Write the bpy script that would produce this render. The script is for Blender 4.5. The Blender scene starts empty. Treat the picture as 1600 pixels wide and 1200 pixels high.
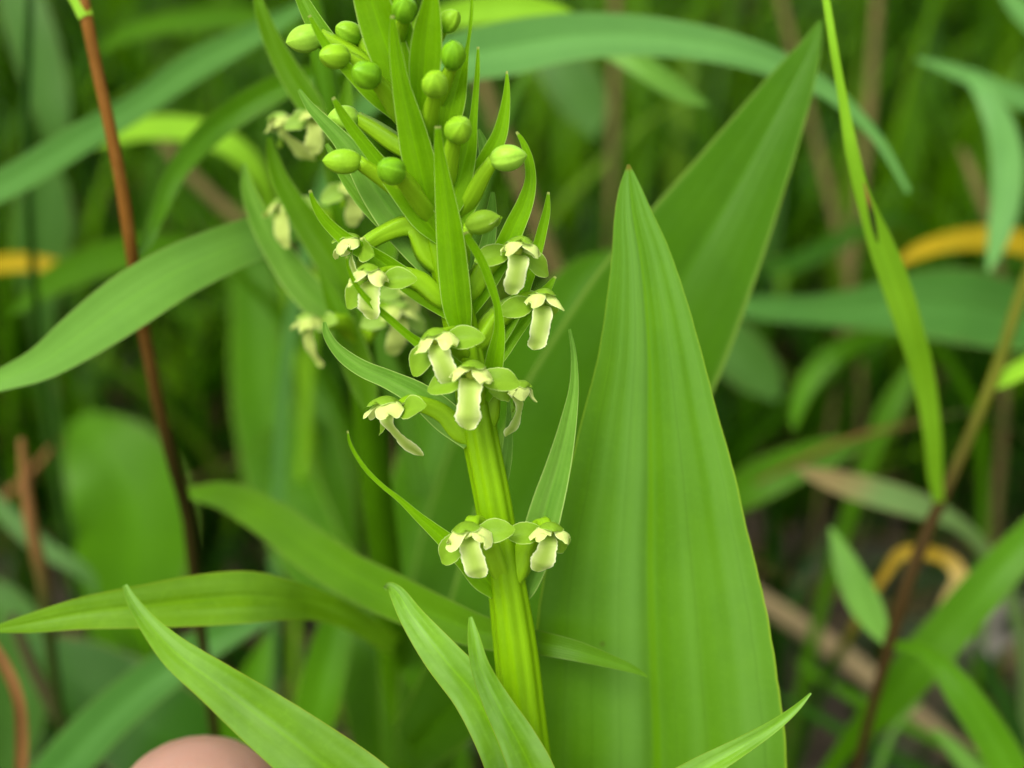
import bpy, bmesh, math, random
from mathutils import Vector, Matrix, Quaternion
R = math.radians
scene = bpy.context.scene
COL = scene.collection
# ------------------------------------------------------------------ camera
CAM_H, PITCH = 0.22, R(34)
LENS, FPX = 49.5, 2200.0            # 36 mm sensor, 1600 px wide photograph
F = Vector((0, math.cos(PITCH), -math.sin(PITCH)))
U = Vector((0, math.sin(PITCH), math.cos(PITCH)))
X = Vector((1, 0, 0))
C0 = Vector((0, 0, CAM_H))
cd = bpy.data.cameras.new('camera')
cam = bpy.data.objects.new('camera', cd); COL.objects.link(cam)
cam.location = C0; cam.rotation_euler = (math.pi/2 - PITCH, 0, 0)
cd.lens = LENS; cd.sensor_width = 36; cd.clip_start = 0.005; cd.clip_end = 400
cd.dof.use_dof = True; cd.dof.focus_distance = 0.1065; cd.dof.aperture_fstop = 18
scene.camera = cam
# ------------------------------------------------------------------ light
w = bpy.data.worlds.new('World'); scene.world = w; w.use_nodes = True
nt = w.node_tree
bg = nt.nodes['Background']
sky = nt.nodes.new('ShaderNodeTexSky'); sky.sky_type = 'NISHITA'; sky.sun_disc = False
sky.sun_elevation = R(62); sky.sun_rotation = R(-135); sky.dust_density = 4; sky.air_density = 1.0; sky.ozone_density = 1.0
hs = nt.nodes.new('ShaderNodeHueSaturation'); hs.inputs['Saturation'].default_value = 0.14   # overcast: grey sky
nt.links.new(sky.outputs[0], hs.inputs['Color']); nt.links.new(hs.outputs[0], bg.inputs[0])
bg.inputs[1].default_value = 0.15
sl = bpy.data.lights.new('sun', 'SUN'); sl.energy = 1.5; sl.angle = R(35); sl.color = (1, .94, .82)
so = bpy.data.objects.new('sun', sl); COL.objects.link(so)
sd_ = Vector((math.sin(R(-135))*math.cos(R(62)), math.cos(R(-135))*math.cos(R(62)), math.sin(R(62))))   # behind the photographer's left shoulder
so.rotation_euler = sd_.to_track_quat('Z', 'Y').to_euler(); so.location = (0, 0, 3)
vs = scene.view_settings
vs.view_transform = 'Standard'; vs.look = 'None'; vs.gamma = 1; vs.use_curve_mapping = False; vs.exposure = 1.2
scene.render.engine = 'CYCLES'
scene.cycles.use_denoising = True; scene.cycles.use_adaptive_sampling = True; scene.cycles.adaptive_threshold = 0.02
scene.cycles.max_bounces = 5; scene.cycles.diffuse_bounces = 3; scene.cycles.glossy_bounces = 2; scene.cycles.transmission_bounces = 4
# ------------------------------------------------------------------ helpers
rnd = random.Random(7)
def cpt(px, py, d):                      # photograph pixel + depth in mm -> place in the meadow (m)
    return C0 + (X*((px-800)/FPX*d) + U*(-(py-600)/FPX*d) + F*d)*0.001
def cmm(x, y, z): return C0 + (X*x + U*y + F*z)*0.001
def cr(p0, p1, p2, p3, t):
    return 0.5*((2*p1) + (-p0+p2)*t + (2*p0-5*p1+4*p2-p3)*t*t + (-p0+3*p1-3*p2+p3)*t*t*t)
def resample(k, n):                      # chord-length Hermite through knots (Vector first)
    m = len(k); out = []
    dt = [max((k[i+1][0]-k[i][0]).length, 1e-7)**.75 for i in range(m-1)]
    nq = len(k[0])
    def tan(i, q):
        if i == 0: return (k[1][q]-k[0][q])/dt[0]
        if i == m-1: return (k[-1][q]-k[-2][q])/dt[-1]
        a, b = (k[i][q]-k[i-1][q])/dt[i-1], (k[i+1][q]-k[i][q])/dt[i]
        return (a*dt[i] + b*dt[i-1])/(dt[i]+dt[i-1])
    for i in range(m-1):
        for j in range(n):
            t = j/n; t2, t3 = t*t, t*t*t
            h = (2*t3-3*t2+1, t3-2*t2+t, -2*t3+3*t2, t3-t2)
            out.append(tuple(k[i][q]*h[0] + tan(i, q)*(dt[i]*h[1]) + k[i+1][q]*h[2] + tan(i+1, q)*(dt[i]*h[3]) for q in range(nq)))
    out.append(k[-1])
    return out
def tangents(P):
    T = []
    for i in range(len(P)):
        v = P[min(i+1, len(P)-1)] - P[max(i-1, 0)]
        T.append(v.normalized() if v.length > 1e-9 else Vector((0, 0, 1)))
    return T
def link(name, verts, faces, mat, parent=None, base=None, uv=None, smooth=True, attr=None):
    off = base if base is not None else Vector((0, 0, 0))
    me = bpy.data.meshes.new(name)
    me.from_pydata([tuple(v-off) for v in verts], [], faces)
    if uv is not None:
        l = me.uv_layers.new(name='UVMap')
        for lp in me.loops: l.data[lp.index].uv = uv[lp.vertex_index]
    if attr is not None:
        a = me.attributes.new('tone', 'FLOAT', 'POINT')
        a.data.foreach_set('value', attr)
    if smooth: me.polygons.foreach_set('use_smooth', [True]*len(me.polygons))
    me.materials.append(mat); me.update()
    o = bpy.data.objects.new(name, me); COL.objects.link(o)
    if parent is not None: o.parent = parent
    elif base is not None: o.location = base
    return o
def tag(o, label=None, cat=None, group=None, kind=None):
    if label: o['label'] = label
    if cat: o['category'] = cat
    if group: o['group'] = group
    if kind: o['kind'] = kind
    return o
def thing(name, loc, label, cat, group=None):
    o = bpy.data.objects.new(name, None); COL.objects.link(o); o.location = loc
    o.empty_display_size = 0.01
    return tag(o, label, cat, group)
def rows2knots(rows):
    k = []
    for r in rows:
        px, py, d, hw = r[:4]; tw = R(r[4]) if len(r) > 4 else 0.0
        k.append((cpt(px, py, d), hw*d/FPX*0.001/max(math.cos(tw), .35), tw))
    return k
def to_ground(k, lean=0.25, hw=0.0008, n=3):      # carry a blade on from its last knot down to the soil
    E = k[-1][0]; T = (k[-1][0]-k[-2][0]).normalized(); h = E.z
    side = Vector((T.x, T.y, 0))
    L = min(h*lean, 0.05)
    mid = E + T*min(0.02, h*0.35); mid.z = max(mid.z, h*0.35) if T.z < 0 else min(mid.z, h+0.012)
    G = Vector((mid.x + side.x*L*.5, mid.y + side.y*L*.5, -0.003))
    hw0 = k[-1][1]
    out = list(k)
    for i in range(1, n+1):
        t = i/n
        p = (1-t)**2*E + 2*t*(1-t)*mid + t*t*G
        out.append((p, hw0*(1-t)**1.5 + hw*(1-(1-t)**1.5), k[-1][2]*(1-t)))
    return out
def blade(name, knots, mat, parent=None, base=None, curl=0., fold=0., nu=8, n=6, wave=0., jit=0., seed=1, crease=0.):
    rg = random.Random(seed)
    K = resample(knots, n)
    P = [k[0] for k in K]; T = tangents(P)
    verts, uv, faces = [], [], []
    ph = rg.uniform(0, 6); fr = rg.uniform(5, 9)
    Sprev = None
    L = 0
    acc = [0]
    for i in range(1, len(P)):
        L += (P[i]-P[i-1]).length; acc.append(L)
    jn = [rg.uniform(-1, 1) for _ in range(len(P)+2)]
    for i, (c, hw, tw) in enumerate(K):
        view = (c - C0).normalized()
        S = T[i].cross(view)
        if S.length < 0.25 and Sprev is not None: S = Sprev - T[i]*Sprev.dot(T[i])
        S.normalize()
        if Sprev is not None and S.dot(Sprev) < 0: S = -S
        Sprev = S.copy()
        N = T[i].cross(S)
        if N.dot(view) > 0: N = -N
        q = Quaternion(T[i], tw)
        S = q @ S; N = q @ N
        hw = max(hw, 2e-5)
        v = acc[i]/L
        for j in range(nu+1):
            u = -1 + 2*j/nu
            e = abs(u)
            z = curl*u*u + fold*e + wave*e*e*math.sin(ph + fr*v*3.1 + (1.7 if u > 0 else 0)) \
                - crease*math.exp(-(u/0.10)**2)
            hj = hw*(1 + jit*jn[i]*0.5*(1 if u > 0 else -1))
            verts.append(c + S*(hj*u) + N*(hw*z)); uv.append((u*.5+.5, v))
    m = nu+1
    for i in range(len(K)-1):
        for j in range(nu):
            a = i*m+j
            faces.append((a, a+1, a+m+1, a+m))
    return link(name, verts, faces, mat, parent, base, uv)
def tube(name, knots, mat, parent=None, base=None, sides=10, n=5, ribs=0, ribamp=0., twist=0., caps=True):
    K = resample(knots, n)                        # knots: (Vector, radius m)
    P = [k[0] for k in K]; T = tangents(P)
    verts, uv, faces = [], [], []
    A = T[0].orthogonal().normalized()
    for i, (c, r) in enumerate(K):
        A = (A - T[i]*A.dot(T[i])).normalized(); B = T[i].cross(A)
        for j in range(sides):
            t = 2*math.pi*j/sides
            rr = r*(1 + ribamp*math.cos(ribs*t + twist*i/len(K)))
            verts.append(c + A*(rr*math.cos(t)) + B*(rr*math.sin(t))); uv.append((j/sides, i/(len(K)-1)))
    for i in range(len(K)-1):
        for j in range(sides):
            a, b = i*sides+j, i*sides+(j+1) % sides
            faces.append((a, b, b+sides, a+sides))
    if caps:
        faces.append(tuple(range(sides-1, -1, -1)))
        faces.append(tuple(range((len(K)-1)*sides, len(K)*sides)))
    return link(name, verts, faces, mat, parent, base, uv)
# ------------------------------------------------------------------ materials
def N_(nt, typ, **kw):
    n = nt.nodes.new(typ)
    for k, v in kw.items(): setattr(n, k, v)
    return n
def M_(nt, op, a, b=None, c=None, clamp=False):
    n = nt.nodes.new('ShaderNodeMath'); n.operation = op; n.use_clamp = clamp
    for i, v in enumerate((a, b, c)):
        if v is None: continue
        if isinstance(v, (int, float)): n.inputs[i].default_value = v
        else: nt.links.new(v, n.inputs[i])
    return n.outputs[0]
def MIX(nt, f, a, b):
    n = nt.nodes.new('ShaderNodeMix'); n.data_type = 'RGBA'
    for s, v in ((n.inputs[0], f), (n.inputs[6], a), (n.inputs[7], b)):
        if isinstance(v, (int, float)): s.default_value = v
        elif isinstance(v, tuple): s.default_value = (*v[:3], 1)
        else: nt.links.new(v, s)
    return n.outputs[2]
def NOISE(nt, vec, scale, detail=3, rough=.55):
    n = nt.nodes.new('ShaderNodeTexNoise'); n.inputs['Scale'].default_value = scale
    n.inputs['Detail'].default_value = detail; n.inputs['Roughness'].default_value = rough
    nt.links.new(vec, n.inputs['Vector'])
    return n.outputs['Fac']
def RAMP(nt, f, lo, hi):
    n = nt.nodes.new('ShaderNodeMapRange'); n.interpolation_type = 'SMOOTHSTEP'
    nt.links.new(f, n.inputs[0]); n.inputs[1].default_value = lo; n.inputs[2].default_value = hi
    return n.outputs[0]
def leaf_mat(name, base, trans=None, t=0.35, rough=0.42, veins=14, vein=0.25, rib=0.0, ribcol=None, edge=0.0,
             edgecol=(.5, .6, .2), mottle=0.25, spots=0.0, tipcol=None, tip=0.05, bump=0.25, nscale=220, spec=0.4,
             endcol=None, tonevar=False, painted_sheen=0.0, sheencol=(.24, .42, .08), ew=.455, endr=(.45, .95), lines=0.0, rw=.045, bs=(2.6, 1.3)):
    m = bpy.data.materials.new(name); m.use_nodes = True
    nt = m.node_tree; P = nt.nodes['Principled BSDF']; out = nt.nodes['Material Output']
    tc = N_(nt, 'ShaderNodeTexCoord')
    sep = N_(nt, 'ShaderNodeSeparateXYZ'); nt.links.new(tc.outputs['UV'], sep.inputs[0])
    u, v = sep.outputs[0], sep.outputs[1]
    obj = tc.outputs['Object']
    # streak coordinates: long along the blade
    mp = N_(nt, 'ShaderNodeMapping'); mp.inputs['Scale'].default_value = (veins*2.2, 3.0, 1); nt.links.new(tc.outputs['UV'], mp.inputs[0])
    streak = NOISE(nt, mp.outputs[0], 1.0, 3, .6)
    big = NOISE(nt, obj, nscale, 3)
    fine = NOISE(nt, obj, nscale*9, 2)
    col = MIX(nt, M_(nt, 'MULTIPLY', RAMP(nt, big, .3, .75), mottle*1.6, clamp=True), base, tuple(c*k for c, k in zip(base, (.62, .70, .7))))
    wv = M_(nt, 'SINE', M_(nt, 'ADD', M_(nt, 'MULTIPLY', u, veins*6.2832), M_(nt, 'MULTIPLY', streak, 1.2)))
    wv = M_(nt, 'MULTIPLY_ADD', wv, .5, .5)
    wv = M_(nt, 'POWER', wv, 3.0)
    vv = M_(nt, 'MULTIPLY', M_(nt, 'MULTIPLY_ADD', wv, .5, M_(nt, 'MULTIPLY', streak, .7)), vein, clamp=True)
    col = MIX(nt, vv, col, tuple(c*k for c, k in zip(base, (1.35, 1.28, 1.7))))
    col = MIX(nt, M_(nt, 'MULTIPLY', RAMP(nt, fine, .45, .8), mottle*.5), col, tuple(min(1, c*1.35+.01) for c in base))
    if painted_sheen:  # pale sky sheen painted into the leaf colour as soft streaks
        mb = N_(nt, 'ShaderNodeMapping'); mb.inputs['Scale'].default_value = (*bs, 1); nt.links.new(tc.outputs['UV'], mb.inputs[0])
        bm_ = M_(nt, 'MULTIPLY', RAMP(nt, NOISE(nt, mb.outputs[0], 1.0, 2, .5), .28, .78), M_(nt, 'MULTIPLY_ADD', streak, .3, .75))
        col = MIX(nt, M_(nt, 'MULTIPLY', bm_, painted_sheen, clamp=True), col, sheencol)
    du = M_(nt, 'ABSOLUTE', M_(nt, 'SUBTRACT', u, .5))
    if rib:
        mk = M_(nt, 'MULTIPLY', M_(nt, 'SUBTRACT', 1.0, RAMP(nt, du, rw*.12, rw)), rib)
        col = MIX(nt, mk, col, ribcol or tuple(c*1.5 for c in base))
    if lines:
        ln = M_(nt, 'POWER', M_(nt, 'MULTIPLY_ADD', M_(nt, 'SINE', M_(nt, 'ADD', M_(nt, 'MULTIPLY', u, 56.0), M_(nt, 'MULTIPLY', big, .9))), .5, .5), 26.0)
        ln = M_(nt, 'MULTIPLY', ln, M_(nt, 'MULTIPLY', RAMP(nt, streak, .35, .6), lines))
        col = MIX(nt, ln, col, tuple(c*.55 for c in base))
    if edge:
        mk = M_(nt, 'MULTIPLY', RAMP(nt, du, ew, .498), edge)
        col = MIX(nt, mk, col, edgecol)
    if spots:
        vo = N_(nt, 'ShaderNodeTexVoronoi'); vo.inputs['Scale'].default_value = 160; nt.links.new(obj, vo.inputs['Vector'])
        s = M_(nt, 'SUBTRACT', 1.0, RAMP(nt, vo.outputs['Distance'], .03, .09))
        s = M_(nt, 'MULTIPLY', s, M_(nt, 'GREATER_THAN', NOISE(nt, obj, 90, 1), .56))
        col = MIX(nt, M_(nt, 'MULTIPLY', s, spots), col, (.06, .035, .012))
    if tipcol:
        tn = M_(nt, 'ADD', v, M_(nt, 'MULTIPLY', M_(nt, 'SUBTRACT', big, .5), tip*.8))
        col = MIX(nt, M_(nt, 'SUBTRACT', 1.0, RAMP(nt, tn, tip*.4, tip)), col, tipcol)
    if endcol:
        col = MIX(nt, RAMP(nt, v, *endr), col, endcol)
    if tonevar:
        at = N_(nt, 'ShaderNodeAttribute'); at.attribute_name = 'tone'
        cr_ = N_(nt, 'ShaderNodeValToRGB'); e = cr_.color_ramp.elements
        e[0].position = 0; e[0].color = (.003, .018, .0003, 1); e[1].position = 1; e[1].color = (.12, .075, .028, 1)  # blade tones darkened: shade low in the meadow put into the colour
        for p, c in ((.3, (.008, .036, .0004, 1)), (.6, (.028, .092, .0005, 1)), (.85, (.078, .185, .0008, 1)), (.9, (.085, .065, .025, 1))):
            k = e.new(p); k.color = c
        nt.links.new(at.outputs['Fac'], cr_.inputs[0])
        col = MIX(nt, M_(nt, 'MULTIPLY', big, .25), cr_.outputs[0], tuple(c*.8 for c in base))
    nt.links.new(col, P.inputs['Base Color'])
    P.inputs['Roughness'].default_value = rough
    P.inputs['Specular IOR Level'].default_value = spec*.16
    nt.links.new(M_(nt, 'MULTIPLY_ADD', big, .25, rough-.12), P.inputs['Roughness'])
    bp = N_(nt, 'ShaderNodeBump'); bp.inputs['Strength'].default_value = bump; bp.inputs['Distance'].default_value = 0.00012
    h = M_(nt, 'ADD', M_(nt, 'MULTIPLY', wv, .5), M_(nt, 'ADD', M_(nt, 'MULTIPLY', big, .5), M_(nt, 'MULTIPLY', fine, .25)))
    nt.links.new(h, bp.inputs['Height']); nt.links.new(bp.outputs[0], P.inputs['Normal'])
    if t > 0:
        tr = N_(nt, 'ShaderNodeBsdfTranslucent')
        tm = N_(nt, 'ShaderNodeMix', data_type='RGBA', blend_type='MULTIPLY'); tm.inputs[0].default_value = 1
        nt.links.new(col, tm.inputs[6]); tm.inputs[7].default_value = (*(trans or (1.2, 1.3, .4)), 1)
        nt.links.new(tm.outputs[2], tr.inputs['Color']); nt.links.new(bp.outputs[0], tr.inputs['Normal'])
        ms = N_(nt, 'ShaderNodeMixShader'); ms.inputs[0].default_value = t
        nt.links.new(P.outputs[0], ms.inputs[1]); nt.links.new(tr.outputs[0], ms.inputs[2]); nt.links.new(ms.outputs[0], out.inputs[0])
    return m
M = {}
EDGE = (.42, .55, .16)
M['orchid_leaf'] = leaf_mat('orchid leaf', (.072, .195, .0005), t=.38, veins=11, vein=.07, ew=.487, rib=.85, rw=.03, ribcol=(.088, .225, .0005), lines=.22, bs=(4, .9), edge=.6, edgecol=(.24, .36, .02), mottle=.3, spots=.9, rough=.38, spec=.5, tipcol=(.12, .12, .01), tip=.004, painted_sheen=.85, sheencol=(.14, .30, .055))
M['orchid_leaf_far'] = leaf_mat('far orchid leaf', (.042, .128, .0005), t=.34, veins=8, vein=.1, rib=.15, edge=.5, edgecol=(.2, .3, .05), rough=.4, spec=.4, painted_sheen=.35, sheencol=(.09, .20, .035))
M['low_leaf'] = leaf_mat('lower orchid leaf', (.120, .270, .006), t=.36, veins=4, vein=.12, rib=.3, ew=.475, edge=.7, edgecol=(.24, .28, .02), spots=.8, mottle=.5, rough=.36, spec=.5, painted_sheen=.62, bs=(2.2, 6), sheencol=(.26, .44, .14), bump=.25)
M['low_leaf_flat'] = leaf_mat('horizontal orchid leaf', (.105, .230, .002), t=.36, veins=4, vein=.12, rib=.3, ew=.475, edge=.7, edgecol=(.22, .26, .02), spots=.8, mottle=.5, rough=.36, spec=.5, painted_sheen=.4, bs=(4, 2.5), sheencol=(.18, .34, .06), bump=.2)
M['bract'] = leaf_mat('bract', (.128, .300, .0005), t=.40, veins=4, vein=.3, rib=.4, edge=.6, edgecol=EDGE, mottle=.35, rough=.42, nscale=420, bump=.2, tipcol=(.30, .36, .10), tip=.02, painted_sheen=.25, sheencol=(.20, .38, .02))
M['bract_dull'] = leaf_mat('glaucous bract', (.098, .235, .018), t=.34, veins=5, vein=.3, rib=.4, edge=.8, edgecol=EDGE, mottle=.35, rough=.42, nscale=420, bump=.2, spec=.5, painted_sheen=.5)
M['bract_far'] = leaf_mat('far bract', (.080, .205, .001), t=.36, veins=5, vein=.3, rib=.3, edge=.5, edgecol=EDGE, mottle=.3, painted_sheen=.3)
M['stem'] = leaf_mat('orchid stem', (.108, .228, .0008), t=0, veins=9, vein=.7, mottle=.3, rough=.36, nscale=400, spec=.45, bump=.2)
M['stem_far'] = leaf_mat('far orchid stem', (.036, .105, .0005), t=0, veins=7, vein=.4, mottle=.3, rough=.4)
M['ovary'] = leaf_mat('ovary', (.145, .285, .005), t=0, veins=6, vein=.5, mottle=.2, rough=.38, nscale=500, bump=.2)
M['bud'] = leaf_mat('bud', (.170, .335, .010), t=0, veins=6, vein=.5, mottle=.6, rough=.36, nscale=500, bump=.35, spec=.6)
M['bud_dark'] = leaf_mat('dark bud', (.110, .265, .005), t=0, veins=6, vein=.6, mottle=.7, rough=.33, nscale=500, bump=.35, spec=.6)
M['bud_pale'] = leaf_mat('pale bud', (.210, .390, .028), t=0, veins=6, vein=.5, mottle=.6, rough=.38, nscale=500, bump=.35, spec=.5)
M['sepal'] = leaf_mat('sepal', (.170, .310, .016), trans=(1.3, 1.25, .7), t=.36, veins=2, vein=.3, edge=.7, edgecol=(.52, .62, .24), mottle=.25, rough=.38, nscale=700, bump=.12, spec=.5)
M['petal'] = leaf_mat('petal', (.560, .660, .185), trans=(1.12, 1.12, .8), t=.34, veins=3, vein=.15, edge=.6, edgecol=(.80, .84, .50), mottle=.35, rough=.36, nscale=800, bump=.15, spec=.5)
M['lip'] = leaf_mat('lip', (.500, .610, .170), trans=(1.12, 1.12, .8), t=.32, veins=1, vein=.25, rib=.75, rw=.42, ribcol=(.30, .45, .05), ew=.36, edge=.7, edgecol=(.80, .84, .52), mottle=.3, rough=.38, nscale=800, bump=.2, spec=.5)
M['column'] = leaf_mat('column', (.30, .38, .04), t=0, veins=2, vein=.1, mottle=.3, nscale=900)
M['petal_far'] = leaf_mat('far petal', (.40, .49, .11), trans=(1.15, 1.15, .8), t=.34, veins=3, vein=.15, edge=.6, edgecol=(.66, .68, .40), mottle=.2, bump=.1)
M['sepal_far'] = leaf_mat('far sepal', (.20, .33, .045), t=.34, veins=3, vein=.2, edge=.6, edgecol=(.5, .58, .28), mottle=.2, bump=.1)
GC = {'blue': (.046, .142, .018), 'midblue': (.066, .182, .028), 'pale': (.088, .225, .048), 'mid': (.046, .135, .001), 'bright': (.104, .245, .028), 'yel': (.190, .395, .016),
      'dark': (.010, .045, .0004), 'teal': (.042, .112, .014), 'lime': (.052, .158, .0006), 'deep': (.018, .075, .0008), 'olive': (.058, .150, .0008)}
for k, c in GC.items():
    M[k] = leaf_mat('grass leaf '+k, c, t=.34, veins=9, vein=.35, rib=.45, ribcol=tuple(x*1.45 for x in c), edge=.4, edgecol=(.16, .17, .05), mottle=.3, nscale=130, rough=.36, spec=.55, spots=.5 if k in ('blue', 'mid') else 0, painted_sheen=.5 if k in ('blue', 'bright', 'midblue', 'pale') else .2, sheencol=tuple(min(1, x*1.7+.03) for x in c))
M['yellow'] = leaf_mat('yellowing blade', (.34, .245, .008), trans=(1.2, 1.1, .6), t=.35, veins=8, vein=.3, mottle=.4, nscale=130, endcol=(.03, .09, .006), endr=(.3, .6))
M['gold'] = leaf_mat('golden curled blade', (.36, .24, .020), trans=(1.2, 1.1, .6), t=.35, veins=8, vein=.3, mottle=.5, nscale=160, tipcol=(.45, .34, .12), tip=.10, endcol=(.02, .05, .006), endr=(.16, .36))
M['straw'] = leaf_mat('straw', (.19, .145, .065), t=.1, veins=8, vein=.5, mottle=.6, nscale=160, rough=.75, spec=.15)
M['tan'] = leaf_mat('dead stem', (.088, .072, .022), t=.0, veins=7, vein=.5, mottle=.7, nscale=160, rough=.8, spec=.1)
M['rust'] = leaf_mat('rusty blade', (.17, .085, .024), trans=(1.2, 1.0, .6), t=.3, veins=6, vein=.4, mottle=.5, nscale=160, rough=.5, endcol=(.03, .05, .008), endr=(.2, .5))
M['culm'] = leaf_mat('red brown culm', (.130, .056, .008), t=.0, veins=7, vein=.6, mottle=.8, nscale=90, rough=.5, spec=.25, endcol=(.024, .020, .004), endr=(.3, .6))
M['culm2'] = leaf_mat('olive brown culm', (.075, .085, .006), t=.0, veins=7, vein=.5, mottle=.6, nscale=120, rough=.5, spec=.2, endcol=(.036, .022, .006), endr=(.16, .40))
M['dark_culm'] = leaf_mat('dark culm', (.030, .026, .008), t=.0, veins=7, vein=.5, mottle=.6, nscale=120, rough=.45)
M['tipped'] = leaf_mat('brown tipped blade', (.125, .215, .060), t=.3, veins=8, vein=.3, edge=.9, edgecol=(.20, .12, .05), mottle=.3, nscale=130, tipcol=(.22, .17, .07), tip=.10)
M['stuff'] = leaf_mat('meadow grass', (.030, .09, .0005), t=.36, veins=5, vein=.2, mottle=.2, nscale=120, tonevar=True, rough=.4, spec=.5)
# skin
def skin_mat():
    m = bpy.data.materials.new('skin'); m.use_nodes = True
    nt = m.node_tree; P = nt.nodes['Principled BSDF']
    tc = N_(nt, 'ShaderNodeTexCoord')
    a = NOISE(nt, tc.outputs['Object'], 160, 3); b = NOISE(nt, tc.outputs['Object'], 1500, 2)
    nt.links.new(MIX(nt, RAMP(nt, a, .35, .7), (.275, .158, .108), (.25, .132, .090)), P.inputs['Base Color'])
    P.inputs['Roughness'].default_value = .45
    P.inputs['Subsurface Weight'].default_value = .35; P.inputs['Subsurface Radius'].default_value = (1, .35, .2); P.inputs['Subsurface Scale'].default_value = .002
    bp = N_(nt, 'ShaderNodeBump'); bp.inputs['Strength'].default_value = .3; bp.inputs['Distance'].default_value = .0002
    nt.links.new(b, bp.inputs['Height']); nt.links.new(bp.outputs[0], P.inputs['Normal'])
    return m
M['skin'] = skin_mat()
def plain(name, c, rough=.5):
    m = bpy.data.materials.new(name); m.use_nodes = True
    nt = m.node_tree; P = nt.nodes['Principled BSDF']; tc = N_(nt, 'ShaderNodeTexCoord')
    nt.links.new(MIX(nt, NOISE(nt, tc.outputs['Object'], 300, 3), c, tuple(x*.7 for x in c)), P.inputs['Base Color'])
    P.inputs['Roughness'].default_value = rough
    return m
M['nail'] = plain('fingernail', (.55, .33, .25), .25)
M['stone'] = plain('grey stone', (.13, .12, .095), .8)
def soil_mat():
    m = bpy.data.materials.new('soil'); m.use_nodes = True
    nt = m.node_tree; P = nt.nodes['Principled BSDF']; tc = N_(nt, 'ShaderNodeTexCoord')
    a = NOISE(nt, tc.outputs['Object'], 45, 5, .65); b = NOISE(nt, tc.outputs['Object'], 300, 4, .7)
    c = MIX(nt, RAMP(nt, a, .35, .65), (.016, .011, .004), (.045, .031, .013))
    c = MIX(nt, RAMP(nt, b, .55, .75), c, (.075, .055, .025))
    c = MIX(nt, RAMP(nt, NOISE(nt, tc.outputs['Object'], 18, 3), .5, .62), c, (.020, .050, .010))
    nt.links.new(c, P.inputs['Base Color']); P.inputs['Roughness'].default_value = .9
    bp = N_(nt, 'ShaderNodeBump'); bp.inputs['Strength'].default_value = .8; bp.inputs['Distance'].default_value = .003
    nt.links.new(b, bp.inputs['Height']); nt.links.new(bp.outputs[0], P.inputs['Normal'])
    return m
M['soil'] = soil_mat()
# ------------------------------------------------------------------ ground
def hgt(x, y):
    return .005*math.sin(23*x+1.3)*math.cos(19*y) + .003*math.sin(51*x+37*y) - .004
ax = [-200, -60, -20, -8, -3] + [-1.5+i*.03 for i in range(101)] + [3, 8, 20, 60, 200]
gv = [Vector((x, y+.6, hgt(x, y+.6) if abs(x) < 1.6 and abs(y) < 1.6 else -.004)) for y in ax for x in ax]
n_ = len(ax)
gf = [(j*n_+i, j*n_+i+1, (j+1)*n_+i+1, (j+1)*n_+i) for j in range(n_-1) for i in range(n_-1)]
tag(link('ground', gv, gf, M['soil']), kind='structure')
# ------------------------------------------------------------------ orchids
def sdep(y): return 104 + 8*y/1200
def stemcurve(pts, ground=True):
    k = [(cpt(px, py, d), r*d/FPX*.001) for px, py, d, r in pts]
    if ground:
        kk = to_ground([(a, b, 0.) for a, b in k], hw=k[-1][1]*1.15, n=5)
        k = [(a, b) for a, b, c in kk]
    return k
def at_height(k, z):
    Q = resample(k, 8)
    for a, b in zip(Q, Q[1:]):
        if a[0].z >= z >= b[0].z:
            t = (a[0].z-z)/max(a[0].z-b[0].z, 1e-9)
            return a[0].lerp(b[0], t)
    return Q[-1][0]
def local_strip(name, kn, nh, mat, Mx, parent, base, curl=0, nu=6, n=4, wave=0, seed=0, keel=0, jag=.03):
    rg = random.Random(seed)
    K = resample([(Vector(c), h) for c, h in kn], n)
    P = [k[0] for k in K]; T = tangents(P); nh = Vector(nh).normalized()
    verts, uv, faces = [], [], []
    ph = rg.uniform(0, 6); fr = rg.uniform(9, 14)
    for i, (c, hw) in enumerate(K):
        S = T[i].cross(nh)
        if S.length < .05: S = Vector((1, 0, 0))
        S.normalize(); Nn = S.cross(T[i])
        hw = max(hw, .02); v = i/(len(K)-1)
        for j in range(nu+1):
            u = -1+2*j/nu; e = abs(u)
            z = curl*u*u + wave*e*e*math.sin(ph+fr*v+(2.1 if u > 0 else 0)) - keel*math.exp(-(u/.2)**2)
            ed = 1 + (jag*rg.uniform(-1, 1) if e > .99 else 0)
            p = c + S*(hw*u*ed) + Nn*(hw*z)
            verts.append(Mx @ (p*.001)); uv.append((u*.5+.5, v))
    m = nu+1
    for i in range(len(K)-1):
        for j in range(nu):
            a = i*m+j; faces.append((a, a+1, a+m+1, a+m))
    return link(name, verts, faces, mat, parent, base, uv)
def blob(name, Mx, c, r, mat, parent, base, seg=8, ring=6):
    verts, uv, faces = [], [], []
    for i in range(ring+1):
        t = math.pi*i/ring
        for j in range(seg):
            p = 2*math.pi*j/seg
            verts.append(Mx @ (Vector((c[0]+r[0]*math.sin(t)*math.cos(p), c[1]+r[1]*math.cos(t), c[2]+r[2]*math.sin(t)*math.sin(p)))*.001))
            uv.append((j/seg, i/ring))
    for i in range(ring):
        for j in range(seg):
            faces.append((i*seg+j, i*seg+(j+1) % seg, (i+1)*seg+(j+1) % seg, (i+1)*seg+j))
    return link(name, verts, faces, mat, parent, base, uv)
def frame(px, py, d, yaw, pitch, roll, s):
    o = cpt(px, py, d)
    Rm = Matrix((X, U, -F)).transposed()           # columns: right, up, towards the camera
    rot = Matrix.Rotation(R(-roll), 3, 'Z') @ Matrix.Rotation(R(yaw), 3, 'Y') @ Matrix.Rotation(R(-pitch), 3, 'X')
    return Matrix.Translation(o) @ (Rm @ rot).to_4x4() @ Matrix.Scale(s, 4)
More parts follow.
